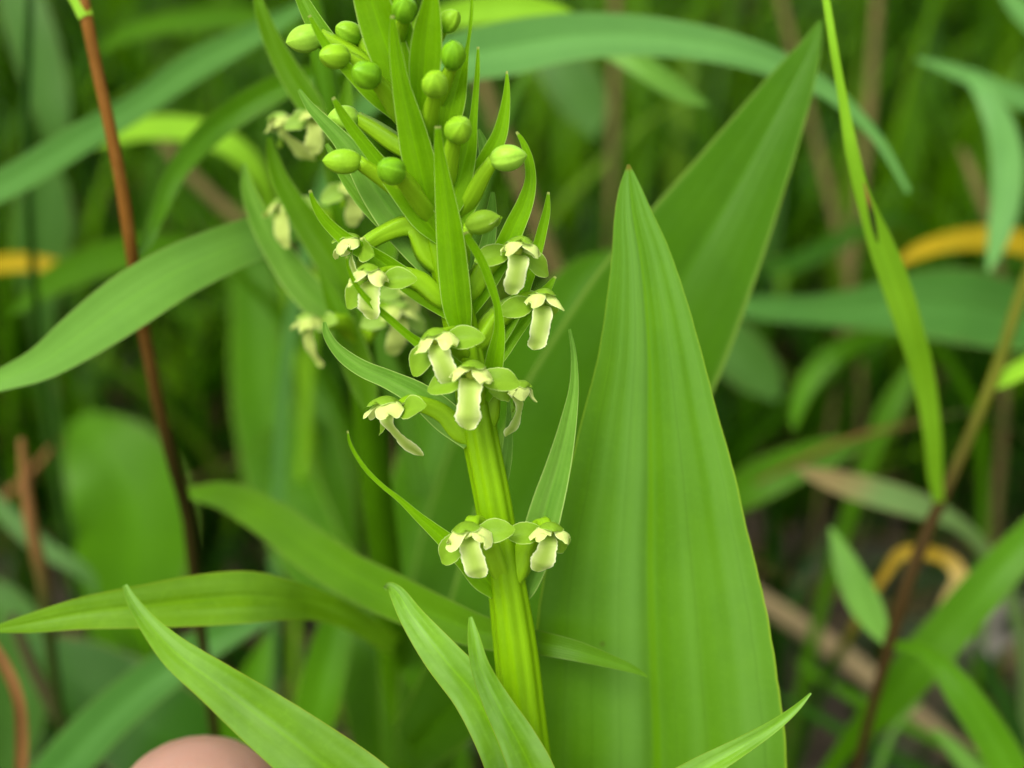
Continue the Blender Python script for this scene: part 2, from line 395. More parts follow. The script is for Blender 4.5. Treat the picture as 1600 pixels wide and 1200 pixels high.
def flower(root, base, px, py, d, axil, s=.88, yaw=0, pitch=-8, roll=0, aL=25, aR=5, lipt=0, far=False, seed=1, arch=.0006, openf=1., liplen=1., sr=1., lb=.12):
    rg = random.Random(seed)
    s *= 1.13; liplen *= .97
    Mx = frame(px, py, d, yaw, pitch, roll, s)
    sep, pet, lip = (M['sepal_far'], M['petal_far'], M['petal_far']) if far else (M['sepal'], M['petal'], M['lip'])
    j = lambda a=.08: rg.uniform(-a, a)*1.2
    b = Mx @ Vector((0, -.0001, -.0009)); ax = axil if isinstance(axil, Vector) else cpt(*axil)
    back = (Mx.to_3x3() @ Vector((0, .25, -1))).normalized()
    L = (ax-b).length
    kn = [(b + back*-.0002*s, .0006*s), (b+back*(L*.2), .00066*s), ((b+back*(L*.25))*.5+ax*.5 + U*arch, .00084), (ax*.8+b*.2 + U*arch*.4, .00078), (ax, .00055)]
    fl = tube('flower', kn, M['ovary'], root, base, sides=16, n=5, ribs=4, ribamp=.16, twist=3.0)
    hy, pw, fd = rg.uniform(-.18, .22), rg.uniform(.82, 1.12), rg.uniform(-.25, .2)
    local_strip('dorsal_sepal', [((0, -.1, -.9), .5), ((j(), .65, -.6), .92), ((j(), 1.12+hy*.5, .1), 1.12*pw), ((j(), 1.16+hy, .85+fd*.5), 1.02*pw), ((j(.2), .92+hy, 1.4+fd), .58), ((j(.2), .72+hy*1.3, 1.6+fd), .10)], (0, 1, .25), sep, Mx, fl, base, curl=-.55, wave=.06, seed=seed)
    for sg in (-1, 1):
        local_strip('petal', [((sg*.25, -.1, -.7), .35), ((sg*.70, .55, -.2), .75), ((sg*.96, .62+hy*.5, .5), .98*pw), ((sg*(1.10+j(.14)), .32+hy+j(.18), 1.12+fd), .92*pw), ((sg*(1.28+j(.2)), -.08+hy+j(.25), 1.42+fd), .56), ((sg*(1.42+j(.15)), -.35, 1.6), .14)], (sg*.55, .75, .5), pet, Mx, fl, base, curl=-.5, wave=.16, seed=seed+3+sg)
    for sg, a, k in ((-1, aL, 1), (1, aR, sr)):
        a = R(a+rg.uniform(-4, 4)); dx, dy = sg*math.cos(a), -math.sin(a)
        p = lambda t, zz: (sg*.55+dx*t*k, -.05+dy*t*k-.03*t*t, -.35+zz)
        local_strip('lateral_sepal', [(p(0, -.1), .42), (p(.7, .0), .82), (p(1.35, .05), .98), (p(2.0, -.05), .86), (p(2.5, -.2), .54), (p(2.78, -.35), .22), (p(2.9, -.4), .05)], (-.15*sg, .55, .85), sep, Mx, fl, base, curl=.22+j(.12), wave=.08, keel=.12, seed=seed+7+sg)
    lt = math.tan(R(lipt)); ll = liplen; bz = rg.uniform(-.75, .35)
    q = lambda y, z: (lt*-y*.9, -.1+(y+.1)*ll if y < -.5 else y, z - lb*max(0, -y-.5))
    lp = local_strip('lip', [(q(-.1, -.5), .62), (q(-.28, .25), .82), (q(-.75, .70), .86), (q(-1.5, .85+bz*.14), .82+j(.05)), (q(-2.3, .82+bz*.33), .92+j(.08)), (q(-3.0, .74+bz*.56), .90+j(.08)), (q(-3.5, .5+bz*.77), .70+j(.07)), (q(-3.85, .36+bz*.93), .46), (q(-4.02, .28+bz), .10)], (0, .35, 1), lip, Mx, fl, base, curl=rg.uniform(-.10, .10), wave=.17, nu=8, jag=.07, seed=seed+11)
    if not far:
        blob('column', Mx, (0, .15, -.25), (.55, .5, .5), M['column'], fl, base)
    return fl
def bud(root, base, px, py, d, ln, rd, dirv, axil, seed=1, mat='bud', arch=.0008, tip=.5):
    """a closed bud: three fused sepals on a ribbed ovary; ln, rd in px, dirv = image direction of its tip plus part towards the camera"""
    c = cpt(px, py, d); mmp = d/FPX*.001
    A = (X*dirv[0] - U*dirv[1] - F*dirv[2]).normalized()
    B = A.orthogonal().normalized(); Cc = A.cross(B)
    rg = random.Random(seed); p0 = rg.uniform(0, 6)
    verts, uv, faces = [], [], []
    seg, ring = 30, 14
    for i in range(ring+1):
        t = i/ring; th = math.pi*t
        z = -math.cos(th)*ln*mmp; r = math.sin(th)**.92*rd*mmp
        if t > .6: z += tip*ln*mmp*((t-.6)/.4)**3*.4
        for j in range(seg):
            a = 2*math.pi*j/seg
            rr = r*(1 - .11*math.exp(-((math.sin(1.5*(a+p0)))/.16)**2) + .03*math.sin(3*a+p0*2+t*4))
            verts.append(c + A*z + B*(rr*math.cos(a)) + Cc*(rr*math.sin(a))); uv.append((j/seg, 1-t))
    for i in range(ring):
        for j in range(seg):
            faces.append((i*seg+j, i*seg+(j+1) % seg, (i+1)*seg+(j+1) % seg, (i+1)*seg+j))
    o = link('bud', verts, faces, M[mat], root, base, uv)
    b = c - A*ln*mmp*.8; ax = axil if isinstance(axil, Vector) else cpt(*axil)
    tube('ovary', [(b, rd*mmp*.50), (b*.7+ax*.3 - A*.0001, rd*mmp*.66), (b*.35+ax*.65, rd*mmp*.76), (ax, rd*mmp*.6)], M['ovary'], o, base, sides=12, n=4, ribs=4, ribamp=.14, twist=2)
    return o
def bract(root, base, rows, mat='bract', curl=.0, fold=.22, seed=1, wave=.03, **kw):
    k = rows2knots(rows)
    if 'end' in kw: k.append((kw['end'], kw.get('ehw', .0015), 0.))
    return blade(kw.get('name', 'bract'), k, M[mat], root, base, curl=curl, fold=fold, nu=kw.get('nu', 8), n=kw.get('n', 6), wave=wave, seed=seed, crease=kw.get('crease', 0), jit=kw.get('jit', 0))
# ---- main orchid
ST = stemcurve([(520, -240, 102, 15), (555, -110, 103, 18), (590, 0, 104, 20), (622, 100, 104.7, 22), (650, 200, 105.3, 23), (672, 300, 106, 24), (695, 400, 106.7, 25), (718, 500, 107.3, 26),
     (737, 600, 108, 27), (754, 700, 108.7, 28), (766, 760, 109, 28), (790, 900, 110, 29), (804, 1000, 110.7, 33), (821, 1150, 111.7, 35), (835, 1260, 113, 36)])
mbase = Vector((ST[-1][0].x, ST[-1][0].y, 0))
main = thing('orchid', mbase, 'sharp flowering green orchid with pale yellow green flowers and broad pointed leaf', 'orchid', 'flowering orchids')
tube('stem', ST, M['stem'], main, mbase, sides=54, n=8, ribs=9, ribamp=.05, twist=1.2)
D = lambda y, o=0: sdep(y)+o
# bracts: rows tip -> base (px, py, depth, half width[, twist])
def BR(pts, o0, o1, **kw):                  # depth offset from the stem, tip -> base
    n = len(pts)-1
    rows = [(p[0], p[1], sdep(p[1]) + o0 + (o1-o0)*i/n, p[2]) + ((p[3],) if len(p) > 3 else ()) for i, p in enumerate(pts)]
    return bract(main, mbase, rows, **kw)
BR([(613, 24, 3), (617, 70, 9), (626, 130, 14), (640, 190, 21), (654, 250, 26), (668, 310, 24), (680, 350, 12)], -6, -1.2, seed=1, fold=-.2, crease=-.1)
BR([(684, 197, 5), (686, 235, 8), (693, 290, 14), (702, 360, 21), (709, 430, 24), (716, 490, 22), (724, 530, 12)], -6, -1.3, seed=2, fold=-.15, crease=-.1)
BR([(545, -130, 3), (562, -60, 18), (580, 0, 28), (600, 60, 32), (620, 115, 28), (640, 165, 14)], -4, -1.2, seed=3, fold=-.2)
BR([(672, -45, 3), (673, 0, 13), (668, 50, 23), (664, 100, 25), (660, 150, 18), (655, 185, 8)], -5, -1, seed=4, fold=.3)
BR([(483, 24, 2.5), (498, 52, 6), (515, 78, 8), (545, 110, 10), (585, 145, 16), (620, 175, 14)], -3, -1, seed=5, fold=.4)
BR([(452, -40, 3), (472, 0, 10), (497, 45, 15), (525, 82, 17), (560, 110, 16), (600, 140, 12)], 1, 0, seed=6, mat='bract_far')
BR([(467, 140, 2.5), (484, 166, 7), (505, 189, 10), (528, 213, 13), (556, 248, 19), (590, 300, 27), (630, 355, 30), (668, 410, 20), (688, 440, 10)], 0, 1, seed=8, mat='bract_dull', fold=.25)
BR([(520, 152, 3), (533, 175, 7), (549, 199, 9), (568, 224, 10), (590, 252, 12), (628, 300, 18), (665, 345, 20), (690, 375, 10)], -4, -1, seed=9, fold=.3)
BR([(484, 297, 2.5), (491, 318, 5), (505, 341, 8), (525, 362, 10), (552, 383, 12), (590, 405, 14), (650, 450, 18), (705, 490, 12)], -3, -.5, seed=10, fold=.35)
BR([(541, 400, 2), (545, 420, 3), (556, 445, 4), (576, 470, 5), (607, 497, 6), (642, 527, 7), (690, 560, 14), (730, 590, 12)], -6, -1.5, seed=11, fold=.5)
BR([(507, 503, 2.5), (510, 520, 6), (520, 538, 8), (537, 556, 11), (565, 575, 13), (607, 593, 15), (655, 618, 20), (700, 655, 24), (735, 690, 15)], -2, -.5, seed=12, mat='bract_dull', fold=.3)
BR([(543, 673, 1.5), (546, 690, 2.5), (555, 709, 3), (573, 735, 3.5), (596, 758, 3.5), (625, 781, 4.5), (651, 805, 7), (687, 836, 12), (728, 872, 19), (756, 902, 22), (776, 924, 14)], -4, -.6, seed=13, fold=.4)
BR([(890, 514, 2), (896, 550, 4), (897, 600, 7), (888, 660, 13), (872, 730, 20), (855, 790, 25), (836, 860, 26), (818, 920, 18), (808, 945, 8)], 1.5, .8, seed=14, mat='bract_dull', fold=.35, crease=.12)
BR([(727, 362, 4), (733, 375, 6), (744, 392, 7), (756, 415, 7), (767, 445, 7), (777, 478, 6), (780, 515, 9), (774, 555, 14), (766, 600, 14), (757, 625, 8)], -6, -1.4, seed=15, fold=.4, mat='bract')
BR([(857, 300, 2), (854, 330, 6), (847, 360, 8), (838, 395, 9), (826, 430, 10), (800, 490, 14), (765, 545, 14), (748, 570, 8)], 1, .5, seed=16, fold=.4)
BR([(807, 206, 2), (815, 218, 4), (825, 245, 7), (829, 280, 9), (821, 315, 13), (806, 350, 16), (785, 395, 17), (755, 450, 16), (730, 495, 8)], -1, 0, seed=17, fold=.3)
BR([(792, 111, 1.5), (792, 140, 5), (789, 170, 8), (781, 209, 12), (764, 245, 15), (742, 290, 18), (718, 335, 17), (700, 365, 8)], -1, -.5, seed=18, fold=.35)
BR([(747, 73, 2), (746, 110, 4), (743, 150, 5), (739, 190, 7), (732, 225, 14), (722, 265, 19), (710, 310, 18), (698, 345, 8)], -2, -.8, seed=19, fold=.4)
BR([(740, -70, 1.5), (738, -20, 2.5), (736, 30, 3), (729, 80, 4), (718, 120, 13), (708, 160, 19), (698, 200, 17), (684, 235, 8)], -2, -.8, seed=20, fold=.4)
BR([(747, 202, 3), (754, 222, 7), (757, 245, 9), (748, 275, 11), (725, 310, 10)], 2, 1, seed=21, mat='bract_dull')
BR([(868, 432, 2), (852, 455, 8), (826, 485, 13), (800, 520, 15), (775, 560, 13), (752, 590, 7)], 1.5, .5, seed=22)
BR([(770, 300, 3), (768, 330, 8), (764, 370, 11), (752, 420, 14), (735, 460, 10)], 2.5, 1, seed=23, mat='bract_dull')
BR([(795, 620, 2), (795, 660, 5), (793, 700, 8), (786, 745, 9), (774, 785, 5)], 2, 1, seed=24, mat='bract_dull')
BR([(510, 225, 3), (530, 260, 8), (560, 300, 14), (600, 340, 18), (650, 385, 14)], 4, 1, seed=25, mat='bract_far')
BR([(590, -90, 3), (604, -30, 14), (620, 30, 20), (634, 80, 18), (642, 120, 8)], -3, -1, seed=26)
# lower leaves
def leafend(z): return at_height(ST, z)
bract(main, mbase, [(601, 920, 112, 3, 0), (608, 916, 111, 6, 20), (622, 928, 109.5, 12, 20), (645, 965, 108, 19, 10), (690, 1025, 107, 29, 0), (740, 1085, 107, 34, 0), (778, 1160, 107.5, 34, 0), (800, 1240, 110, 30)], mat='low_leaf', seed=31, name='leaf', fold=.3, end=leafend(.100), ehw=.0022, wave=.06)
bract(main, mbase, [(735, 964, 103.5, 3), (739, 990, 103.5, 9), (750, 1040, 104, 15), (775, 1095, 105, 22), (808, 1155, 106, 30), (835, 1215, 107.5, 36)], mat='low_leaf', seed=32, name='leaf', fold=.35, end=leafend(.104), ehw=.0022)
bract(main, mbase, [(1267, 1083, 108, 1.5), (1248, 1103, 108, 5), (1215, 1130, 108, 9), (1160, 1165, 108, 14), (1090, 1205, 108.5, 20), (990, 1270, 110, 26), (900, 1350, 112, 26)], mat='low_leaf', seed=33, name='leaf', fold=.5, end=leafend(.085), ehw=.002)
bract(main, mbase, [(195, 914, 101, 4), (204, 934, 101, 8), (228, 970, 101, 14), (272, 1018, 101, 24), (335, 1066, 101, 33), (400, 1115, 102, 43), (470, 1168, 103, 51), (560, 1238, 105, 58), (690, 1360, 108, 52)], mat='low_leaf', seed=34, name='leaf', fold=.28, end=leafend(.060), ehw=.0025, nu=12, crease=.05)
# the broad pointed leaf: centre line, half width from its two edges
BLr = [(982, 257, 114, 2), (984, 290, 114, 16), (990, 340, 114, 31), (1001, 400, 114, 46), (1009, 470, 114, 62), (1015, 560, 114.2, 82), (1016, 660, 114.6, 108), (1017, 760, 115.0, 134), (1016, 860, 115.8, 158), (1018, 960, 116.2, 178), (1022, 1060, 116.8, 189), (1026, 1150, 117.5, 197), (1026, 1250, 119, 200), (1010, 1450, 124, 185), (960, 1750, 134, 120)]
bl = bract(main, mbase, BLr, mat='orchid_leaf', seed=40, name='leaf', fold=.16, curl=-.06, end=leafend(.028), ehw=.004, nu=40, crease=.06, wave=.012, jit=.008, n=5)
# flowers of the main orchid
def FL(px, py, o, axil, **kw): return flower(main, mbase, px, py, sdep(py)+o, (axil[0], axil[1], sdep(axil[1])), **kw)
FL(738, 588, -5.5, (742, 640), s=.90, yaw=-4, pitch=-4, roll=4, aL=22, aR=2, lipt=-2, seed=101)
FL(684, 533, -5.0, (728, 560), s=.86, yaw=-12, pitch=-6, roll=-14, aL=38, aR=8, lipt=3, seed=102)
FL(583, 437, -3.5, (706, 480), s=.82, yaw=-14, pitch=-10, roll=2, aL=50, aR=-4, lipt=-4, seed=103, liplen=.82)
FL(808, 394, -2.5, (722, 470), s=.80, yaw=16, pitch=-6, roll=4, aL=14, aR=30, lipt=-2, seed=104, liplen=.9)
FL(844, 474, -1.5, (730, 550), s=.80, yaw=22, pitch=-6, roll=3, aL=12, aR=40, lipt=-4, seed=105, sr=.5)
FL(806, 614, -1.0, (756, 670), s=.78, yaw=62, pitch=-8, roll=6, aL=0, aR=60, lipt=0, seed=106, sr=.6)
FL(612, 640, -2.5, (736, 690), s=.88, yaw=-50, pitch=-4, roll=-4, aL=30, aR=-6, lipt=2, seed=107, lb=.55)
FL(733, 834, -5.0, (792, 910), s=.86, yaw=-10, pitch=-8, roll=-8, aL=42, aR=-2, lipt=4, seed=108, liplen=.92)
FL(857, 834, -3.5, (800, 915), s=.80, yaw=12, pitch=-8, roll=6, aL=8, aR=40, lipt=-6, seed=109, sr=.6, liplen=.9)
FL(556, 385, -1.0, (690, 425), s=.82, yaw=-75, pitch=-12, roll=-8, aL=30, aR=30, lipt=0, seed=110, arch=.002, sr=.7)
# buds: px, py, depth offset, half length, radius, direction, axil
for i, (px, py, o, ln, rd, dv, axl) in enumerate([
    (478, 60, -.5, 27, 22, (-.9, .25, .2), (600, 120)), (524, 88, -2, 25, 20, (-.7, .1, .6), (610, 135)),
    (573, 117, -4, 25, 22, (-.55, -.1, .75), (640, 200)), (708, 87, -3.5, 25, 20, (.1, -.5, .8), (665, 190)),
    (680, 132, -5, 24, 21, (.05, -.35, .9), (662, 230)), (716, 203, -4, 25, 22, (.25, -.2, .9), (690, 310)),
    (792, 247, -2, 27, 21, (.97, -.12, .15), (715, 340)), (537, 252, -3, 28, 20, (-.98, .0, .2), (670, 330)),
    (612, 267, -5, 25, 22, (-.45, -.1, .85), (682, 350)), (632, 15, -4, 24, 20, (.1, -.3, .9), (612, 85)),
    (702, 33, -2.5, 20, 17, (.5, -.4, .6), (650, 120)), (546, 52, .5, 22, 19, (-.6, -.2, .5), (600, 110)),
    (538, 185, 1.5, 24, 20, (-.9, .1, .2), (650, 245)), (560, -35, -3, 23, 20, (-.4, -.4, .8), (575, 20)), (645, -60, -3, 23, 20, (.4, -.4, .8), (585, 10)),
    (520, -90, -2, 20, 17, (-.4, -.6, .6), (545, -60)), (585, -120, -4, 20, 17, (.2, -.6, .8), (552, -70))]):
    bud(main, mbase, px, py, sdep(py)+o, ln, rd, dv, (axl[0], axl[1], sdep(axl[1])), seed=200+i, mat=('bud_pale', 'bud', 'bud_dark', 'bud_dark', 'bud', 'bud')[i % 6])
# the bud just opening
ob = bud(main, mbase, 752, 347, sdep(347)-3.5, 26, 19, (.93, -.25, .3), (712, 440, sdep(440)), seed=230, mat='sepal')
MX = frame(765, 345, sdep(345)-3.5, 72, 8, 8, .7)
for sg in (-1, 1):
    local_strip('petal', [((sg*.3, 0, -1.2), .4), ((sg*.85, .2, -.4), .8), ((sg*.95, .3, .4), .75), ((sg*.6, .4, 1.0), .35), ((sg*.4, .4, 1.25), .1)], (sg, .4, .1), M['sepal'], MX, ob, mbase, curl=-.4, wave=.1, seed=40+sg)
# ---- second orchid behind
S2 = stemcurve([(455, -160, 128, 14), (480, -40, 128.5, 16), (505, 100, 130, 18), (528, 250, 132, 20), (548, 400, 135, 21), (566, 560, 141, 23), (584, 720, 149, 24), (602, 880, 158, 25), (618, 1030, 166, 26), (634, 1220, 174, 27)])
b2 = Vector((S2[-1][0].x, S2[-1][0].y, 0))
sec = thing('orchid', b2, 'blurred green flowering orchid standing close behind the sharp flower spike', 'orchid', 'flowering orchids')
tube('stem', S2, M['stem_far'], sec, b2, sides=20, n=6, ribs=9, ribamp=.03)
d2 = lambda y: 128.5 + 19*max(y, 0)/1200
def B2(pts, o0, o1, **kw):
    n = len(pts)-1
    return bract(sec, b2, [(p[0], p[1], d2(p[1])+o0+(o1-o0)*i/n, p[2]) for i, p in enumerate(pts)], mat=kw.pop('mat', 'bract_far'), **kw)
B2([(398, -25, 3), (406, 10, 9), (424, 60, 14), (450, 110, 18), (482, 160, 20), (510, 210, 14)], -4, -1, seed=51)
B2([(421, 215, 4), (425, 240, 9), (440, 285, 14), (470, 335, 20), (505, 385, 26), (540, 440, 26), (558, 480, 12)], -6, -1, seed=52)
B2([(381, 255, 3), (386, 290, 10), (404, 340, 16), (435, 395, 21), (475, 450, 25), (520, 495, 25), (560, 545, 12)], -2, 0, seed=53, mat='bract_dull')
B2([(545, 120, 3), (540, 160, 12), (530, 210, 18), (524, 260, 18), (526, 310, 10)], -3, -1, seed=54)
B2([(640, 260, 3), (622, 320, 12), (600, 390, 20), (580, 450, 22), (566, 510, 12)], -2, -1, seed=55)
B2([(500, 420, 3), (520, 470, 14), (545, 530, 22), (565, 590, 22), (580, 640, 10)], -4, -1, seed=56)
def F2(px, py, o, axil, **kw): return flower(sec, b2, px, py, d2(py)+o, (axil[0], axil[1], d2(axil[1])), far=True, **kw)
F2(446, 193, -3, (520, 250), s=.86, yaw=-55, pitch=-8, roll=-6, aL=30, aR=0, seed=301, lipt=6, lb=.5)
F2(492, 187, -5, (518, 240), s=.72, yaw=10, pitch=-6, roll=6, aL=20, aR=30, seed=302, lipt=4)
F2(446, 325, -2, (535, 380), s=.86, yaw=-30, pitch=-6, roll=0, aL=50, aR=-10, seed=303)
F2(552, 292, -4, (532, 340), s=.82, yaw=20, pitch=-6, roll=-4, aL=20, aR=20, seed=304, lipt=-4)
F2(490, 507, -6, (562, 560), s=.92, yaw=-58, pitch=-4, roll=0, aL=20, aR=-4, seed=305, lipt=2, lb=.3)
F2(622, 490, -6, (562, 540), s=.9, yaw=25, pitch=-6, roll=4, aL=20, aR=20, seed=306)
F2(640, 455, -3, (560, 520), s=.8, yaw=30, pitch=-6, roll=0, aL=10, aR=20, seed=307)
def leaf2(z): return at_height(S2, z)
bract(sec, b2, [(-20, 985, 117, 3), (40, 975, 118, 14), (130, 958, 119, 25), (220, 948, 120, 33), (310, 938, 122, 40), (390, 933, 124, 40), (450, 938, 127, 30), (510, 950, 136, 22), (570, 978, 150, 18)], mat='low_leaf_flat', seed=61, name='leaf', fold=.15, end=cpt(618, 1012, 163), ehw=.0012, nu=12, crease=.06)
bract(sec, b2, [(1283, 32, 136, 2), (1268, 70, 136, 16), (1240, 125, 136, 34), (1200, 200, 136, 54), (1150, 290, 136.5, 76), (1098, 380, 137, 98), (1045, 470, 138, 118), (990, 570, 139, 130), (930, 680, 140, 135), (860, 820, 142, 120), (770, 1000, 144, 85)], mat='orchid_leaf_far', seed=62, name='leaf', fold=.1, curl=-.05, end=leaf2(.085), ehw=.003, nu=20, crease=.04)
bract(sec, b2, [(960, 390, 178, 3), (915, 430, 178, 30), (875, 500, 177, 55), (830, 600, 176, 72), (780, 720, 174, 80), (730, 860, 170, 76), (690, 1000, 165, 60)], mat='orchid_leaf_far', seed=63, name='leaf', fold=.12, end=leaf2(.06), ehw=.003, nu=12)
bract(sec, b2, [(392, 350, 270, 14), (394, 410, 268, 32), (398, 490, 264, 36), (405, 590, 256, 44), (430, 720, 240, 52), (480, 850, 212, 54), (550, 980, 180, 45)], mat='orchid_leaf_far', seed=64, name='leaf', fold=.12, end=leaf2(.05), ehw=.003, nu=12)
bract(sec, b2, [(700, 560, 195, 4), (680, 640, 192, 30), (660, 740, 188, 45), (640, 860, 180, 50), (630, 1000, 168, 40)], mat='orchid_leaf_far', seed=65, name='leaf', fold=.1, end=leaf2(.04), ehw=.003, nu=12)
# ------------------------------------------------------------------ grasses with culms
def plant(name, label, cat, culm_pts, culm_mat, leaves, group=None):
    k = [(cpt(px, py, d), r*d/FPX*.001) for px, py, d, r in culm_pts]
    kk = to_ground([(a, b, 0.) for a, b in k], hw=k[-1][1]*.9, n=4); k = [(a, b) for a, b, c in kk]
    base = Vector((k[-1][0].x, k[-1][0].y, 0))
    t = thing(name, base, label, cat, group or 'grass plants around the orchids')
    tube('culm', k, M[culm_mat], t, base, sides=12, n=6)
    for i, (rows, mat, kw) in enumerate(leaves):
        blade('leaf', rows2knots(rows), M[mat], t, base, seed=400+i+len(label), **{**dict(fold=.12, wave=.05, nu=8), **kw})
    return t
plant('grass_plant', 'tall grass with smooth red brown culm and long drooping leaf crossing behind the orchid stem', 'grass',
      [(124, -40, 127, 9), (134, 20, 127, 10), (152, 110, 128, 9.5), (170, 190, 129, 9.5), (190, 290, 131, 10), (206, 395, 134, 10), (226, 520, 141, 10), (247, 630, 145, 10), (271, 725, 149, 10), (292, 800, 154, 10), (302, 890, 158, 9)], 'culm',
      [([(1012, 1057, 112.5, 1.5), (990, 1046, 112.6, 6), (950, 1032, 112.8, 11), (900, 1017, 113, 16), (840, 1004, 114, 19), (760, 990, 118, 25), (690, 965, 124, 31), (610, 930, 132, 35), (540, 895, 140, 34), (480, 855, 147, 34), (420, 810, 153, 30), (350, 775, 157, 22), (292, 770, 160, 8)], 'olive', dict(fold=.15, wave=.06)),
       ([(545, 98, 150, 3), (500, 115, 150, 14), (440, 135, 150, 20), (380, 168, 150, 22), (320, 215, 149, 20), (275, 270, 147, 16), (248, 330, 145, 13), (228, 380, 138, 9), (209, 402, 134, 4)], 'mid', dict(fold=.25)),
       ([(85, -70, 127, 4), (105, -20, 126.6, 9), (122, 2, 126.4, 12), (133, 24, 126.3, 12)], 'yel', dict(fold=-.5))])
plant('grass_plant', 'tall grass with olive to dark brown culm leaning over the curled golden blade', 'grass',
      [(1625, 380, 170, 8), (1592, 470, 170, 9), (1560, 570, 169, 9), (1520, 670, 168, 9), (1480, 760, 167, 9.5), (1445, 840, 167, 10.5), (1415, 920, 167, 11), (1392, 1000, 168, 10), (1370, 1080, 170, 8)], 'culm2',
      [([(1272, -90, 121, 2.4), (1290, -5, 122, 5.6), (1302, 70, 123, 6.4), (1316, 150, 125, 7.2), (1330, 230, 127, 10.4), (1350, 310, 130, 12.0), (1372, 370, 133, 19), (1398, 440, 137, 22), (1424, 520, 142, 20), (1445, 600, 150, 17), (1457, 680, 156, 14), (1462, 750, 163, 11), (1468, 790, 167, 7)], 'yel', dict(fold=.2, wave=.03)),
       ([(1350, 285, 127.6, 1), (1356, 310, 128, 3), (1362, 335, 128.6, 4.5), (1367, 360, 129.4, 3.5), (1372, 380, 130.2, 1)], 'rust', dict(fold=.3)),
       ([(1660, 520, 172, 10), (1620, 562, 171, 14), (1580, 585, 170, 14), (1548, 602, 169, 10)], 'yel', dict(fold=.3)),
       ([(1298, 825, 178, 3), (1312, 858, 177, 14), (1332, 905, 175, 23), (1355, 950, 172, 25), (1378, 990, 169, 14), (1388, 1008, 168, 6)], 'bright', dict(fold=.15)),
       ([(1640, 1330, 158, 26), (1590, 1225, 158, 30), (1545, 1145, 159, 28), (1500, 1080, 160, 24), (1465, 1035, 162, 16), (1430, 1012, 165, 10), (1392, 1008, 168, 6)], 'lime', dict(fold=.3))])
# ------------------------------------------------------------------ single blades, stems and dead bits (tip -> root)
def single(name, cat, label, rows, mat, group=None, ground=True, stalk=.0008, **kw):
    k = rows2knots(rows)
    if ground: k = to_ground(k, hw=stalk)
    base = Vector((k[-1][0].x, k[-1][0].y, max(k[-1][0].z, 0)))
    t = thing(name, base, label, cat, group or ('broad leaved herbs in the meadow' if name == 'herb_plant' else 'grass plants around the orchids'))
    blade('leaf', k, M[mat], t, base, seed=len(label)*7+int(rows[0][0]), **{**dict(fold=.12, wave=.05, nu=8), **kw})
    return t
def stick(name, cat, label, pts, mat, ground=True, group=None, **kw):
    k = [(cpt(px, py, d), r*d/FPX*.001) for px, py, d, r in pts]
    if ground: k = [(a, b) for a, b, c in to_ground([(a, b, 0.) for a, b in k], hw=k[-1][1]*.45, n=4)]
    base = Vector((k[-1][0].x, k[-1][0].y, max(0, k[-1][0].z)))
    return tag(tube(name, k, M[mat], None, base, sides=10, n=5, **kw), label, cat, group or ('dead stems in the meadow' if name == 'dead_stem' else None))
G = 'grass_plant'; GB = 'grass'
single(G, GB, 'long blue green blade slanting up behind the red brown culm', [(500, -5, 172, 4), (440, 30, 171, 14), (380, 62, 170, 20), (300, 105, 169, 24), (215, 165, 168, 21), (120, 220, 167, 24), (30, 275, 166, 24), (-60, 320, 166, 22), (-200, 420, 170, 14)], 'midblue', fold=.1)
single(G, GB, 'dim narrow blade arching above the long blue green blade', [(150, 85, 215, 3), (185, 58, 214, 12), (240, 40, 213, 16), (310, 30, 212, 17), (390, 28, 212, 16), (470, 50, 214, 12), (530, 120, 220, 8)], 'mid')
single(G, GB, 'glowing yellow green blade arching behind the red brown culm', [(95, 250, 205, 3), (125, 228, 204, 9), (180, 208, 203, 16), (250, 199, 202, 19), (320, 208, 202, 20), (375, 238, 203, 18), (410, 285, 206, 13), (425, 340, 212, 8)], 'yel', fold=.05)
single(G, GB, 'large light green blade sweeping out in front of the red brown culm foot', [(-60, 615, 126, 10), (0, 594, 126, 17), (60, 570, 126, 26), (130, 522, 126, 38), (200, 472, 126.5, 44), (270, 428, 128, 42), (340, 395, 131, 38), (410, 368, 136, 33), (470, 350, 142, 24)], 'bright', fold=.12, nu=10, ground=True)
single(G, GB, 'shaded blade lying under the large light green blade', [(20, 490, 200, 4), (60, 455, 200, 16), (125, 418, 200, 26), (195, 395, 201, 26), (260, 385, 203, 20), (330, 400, 206, 12)], 'mid')
single('grass_plant', GB, 'short golden yellow blade beside the thin dark stem', [(110, 418, 230, 3), (85, 414, 230, 9), (45, 410, 230, 13), (0, 412, 231, 14), (-60, 430, 234, 10)], 'yellow')
single(G, GB, 'broad grey green blade hanging down behind the thin dark stem', [(95, 240, 225, 6), (85, 190, 224, 24), (68, 120, 224, 34), (45, 40, 224, 36), (20, -40, 225, 30), (0, -130, 228, 20)], 'teal', fold=.08)
single(G, GB, 'grey green blade standing below the long slanting blue green blade', [(80, 250, 240, 10), (72, 300, 240, 36), (66, 360, 241, 44), (62, 430, 243, 36), (66, 520, 247, 16)], 'teal')
stick('green_stalk', 'stalk', 'thin dark green stem running straight down past the golden yellow blade', [(48, -60, 175, 5), (44, 60, 176, 7), (40, 180, 178, 7), (44, 300, 180, 6), (50, 400, 183, 6), (60, 520, 188, 6)], 'dark')
single(G, GB, 'pale teal leaf lying across behind the upright light brown dead stem', [(150, 930, 200, 5), (140, 905, 200, 10), (60, 850, 201, 14), (0, 795, 203, 14), (-60, 740, 206, 10)], 'teal')
single('herb_plant', 'herb', 'broad yellow green leaf standing behind the foot of the red brown culm', [(120, 655, 275, 20), (150, 690, 275, 60), (185, 740, 274, 85), (205, 800, 273, 95), (205, 880, 272, 90), (200, 980, 272, 60)], 'lime', fold=.1, nu=14, stalk=.0015)
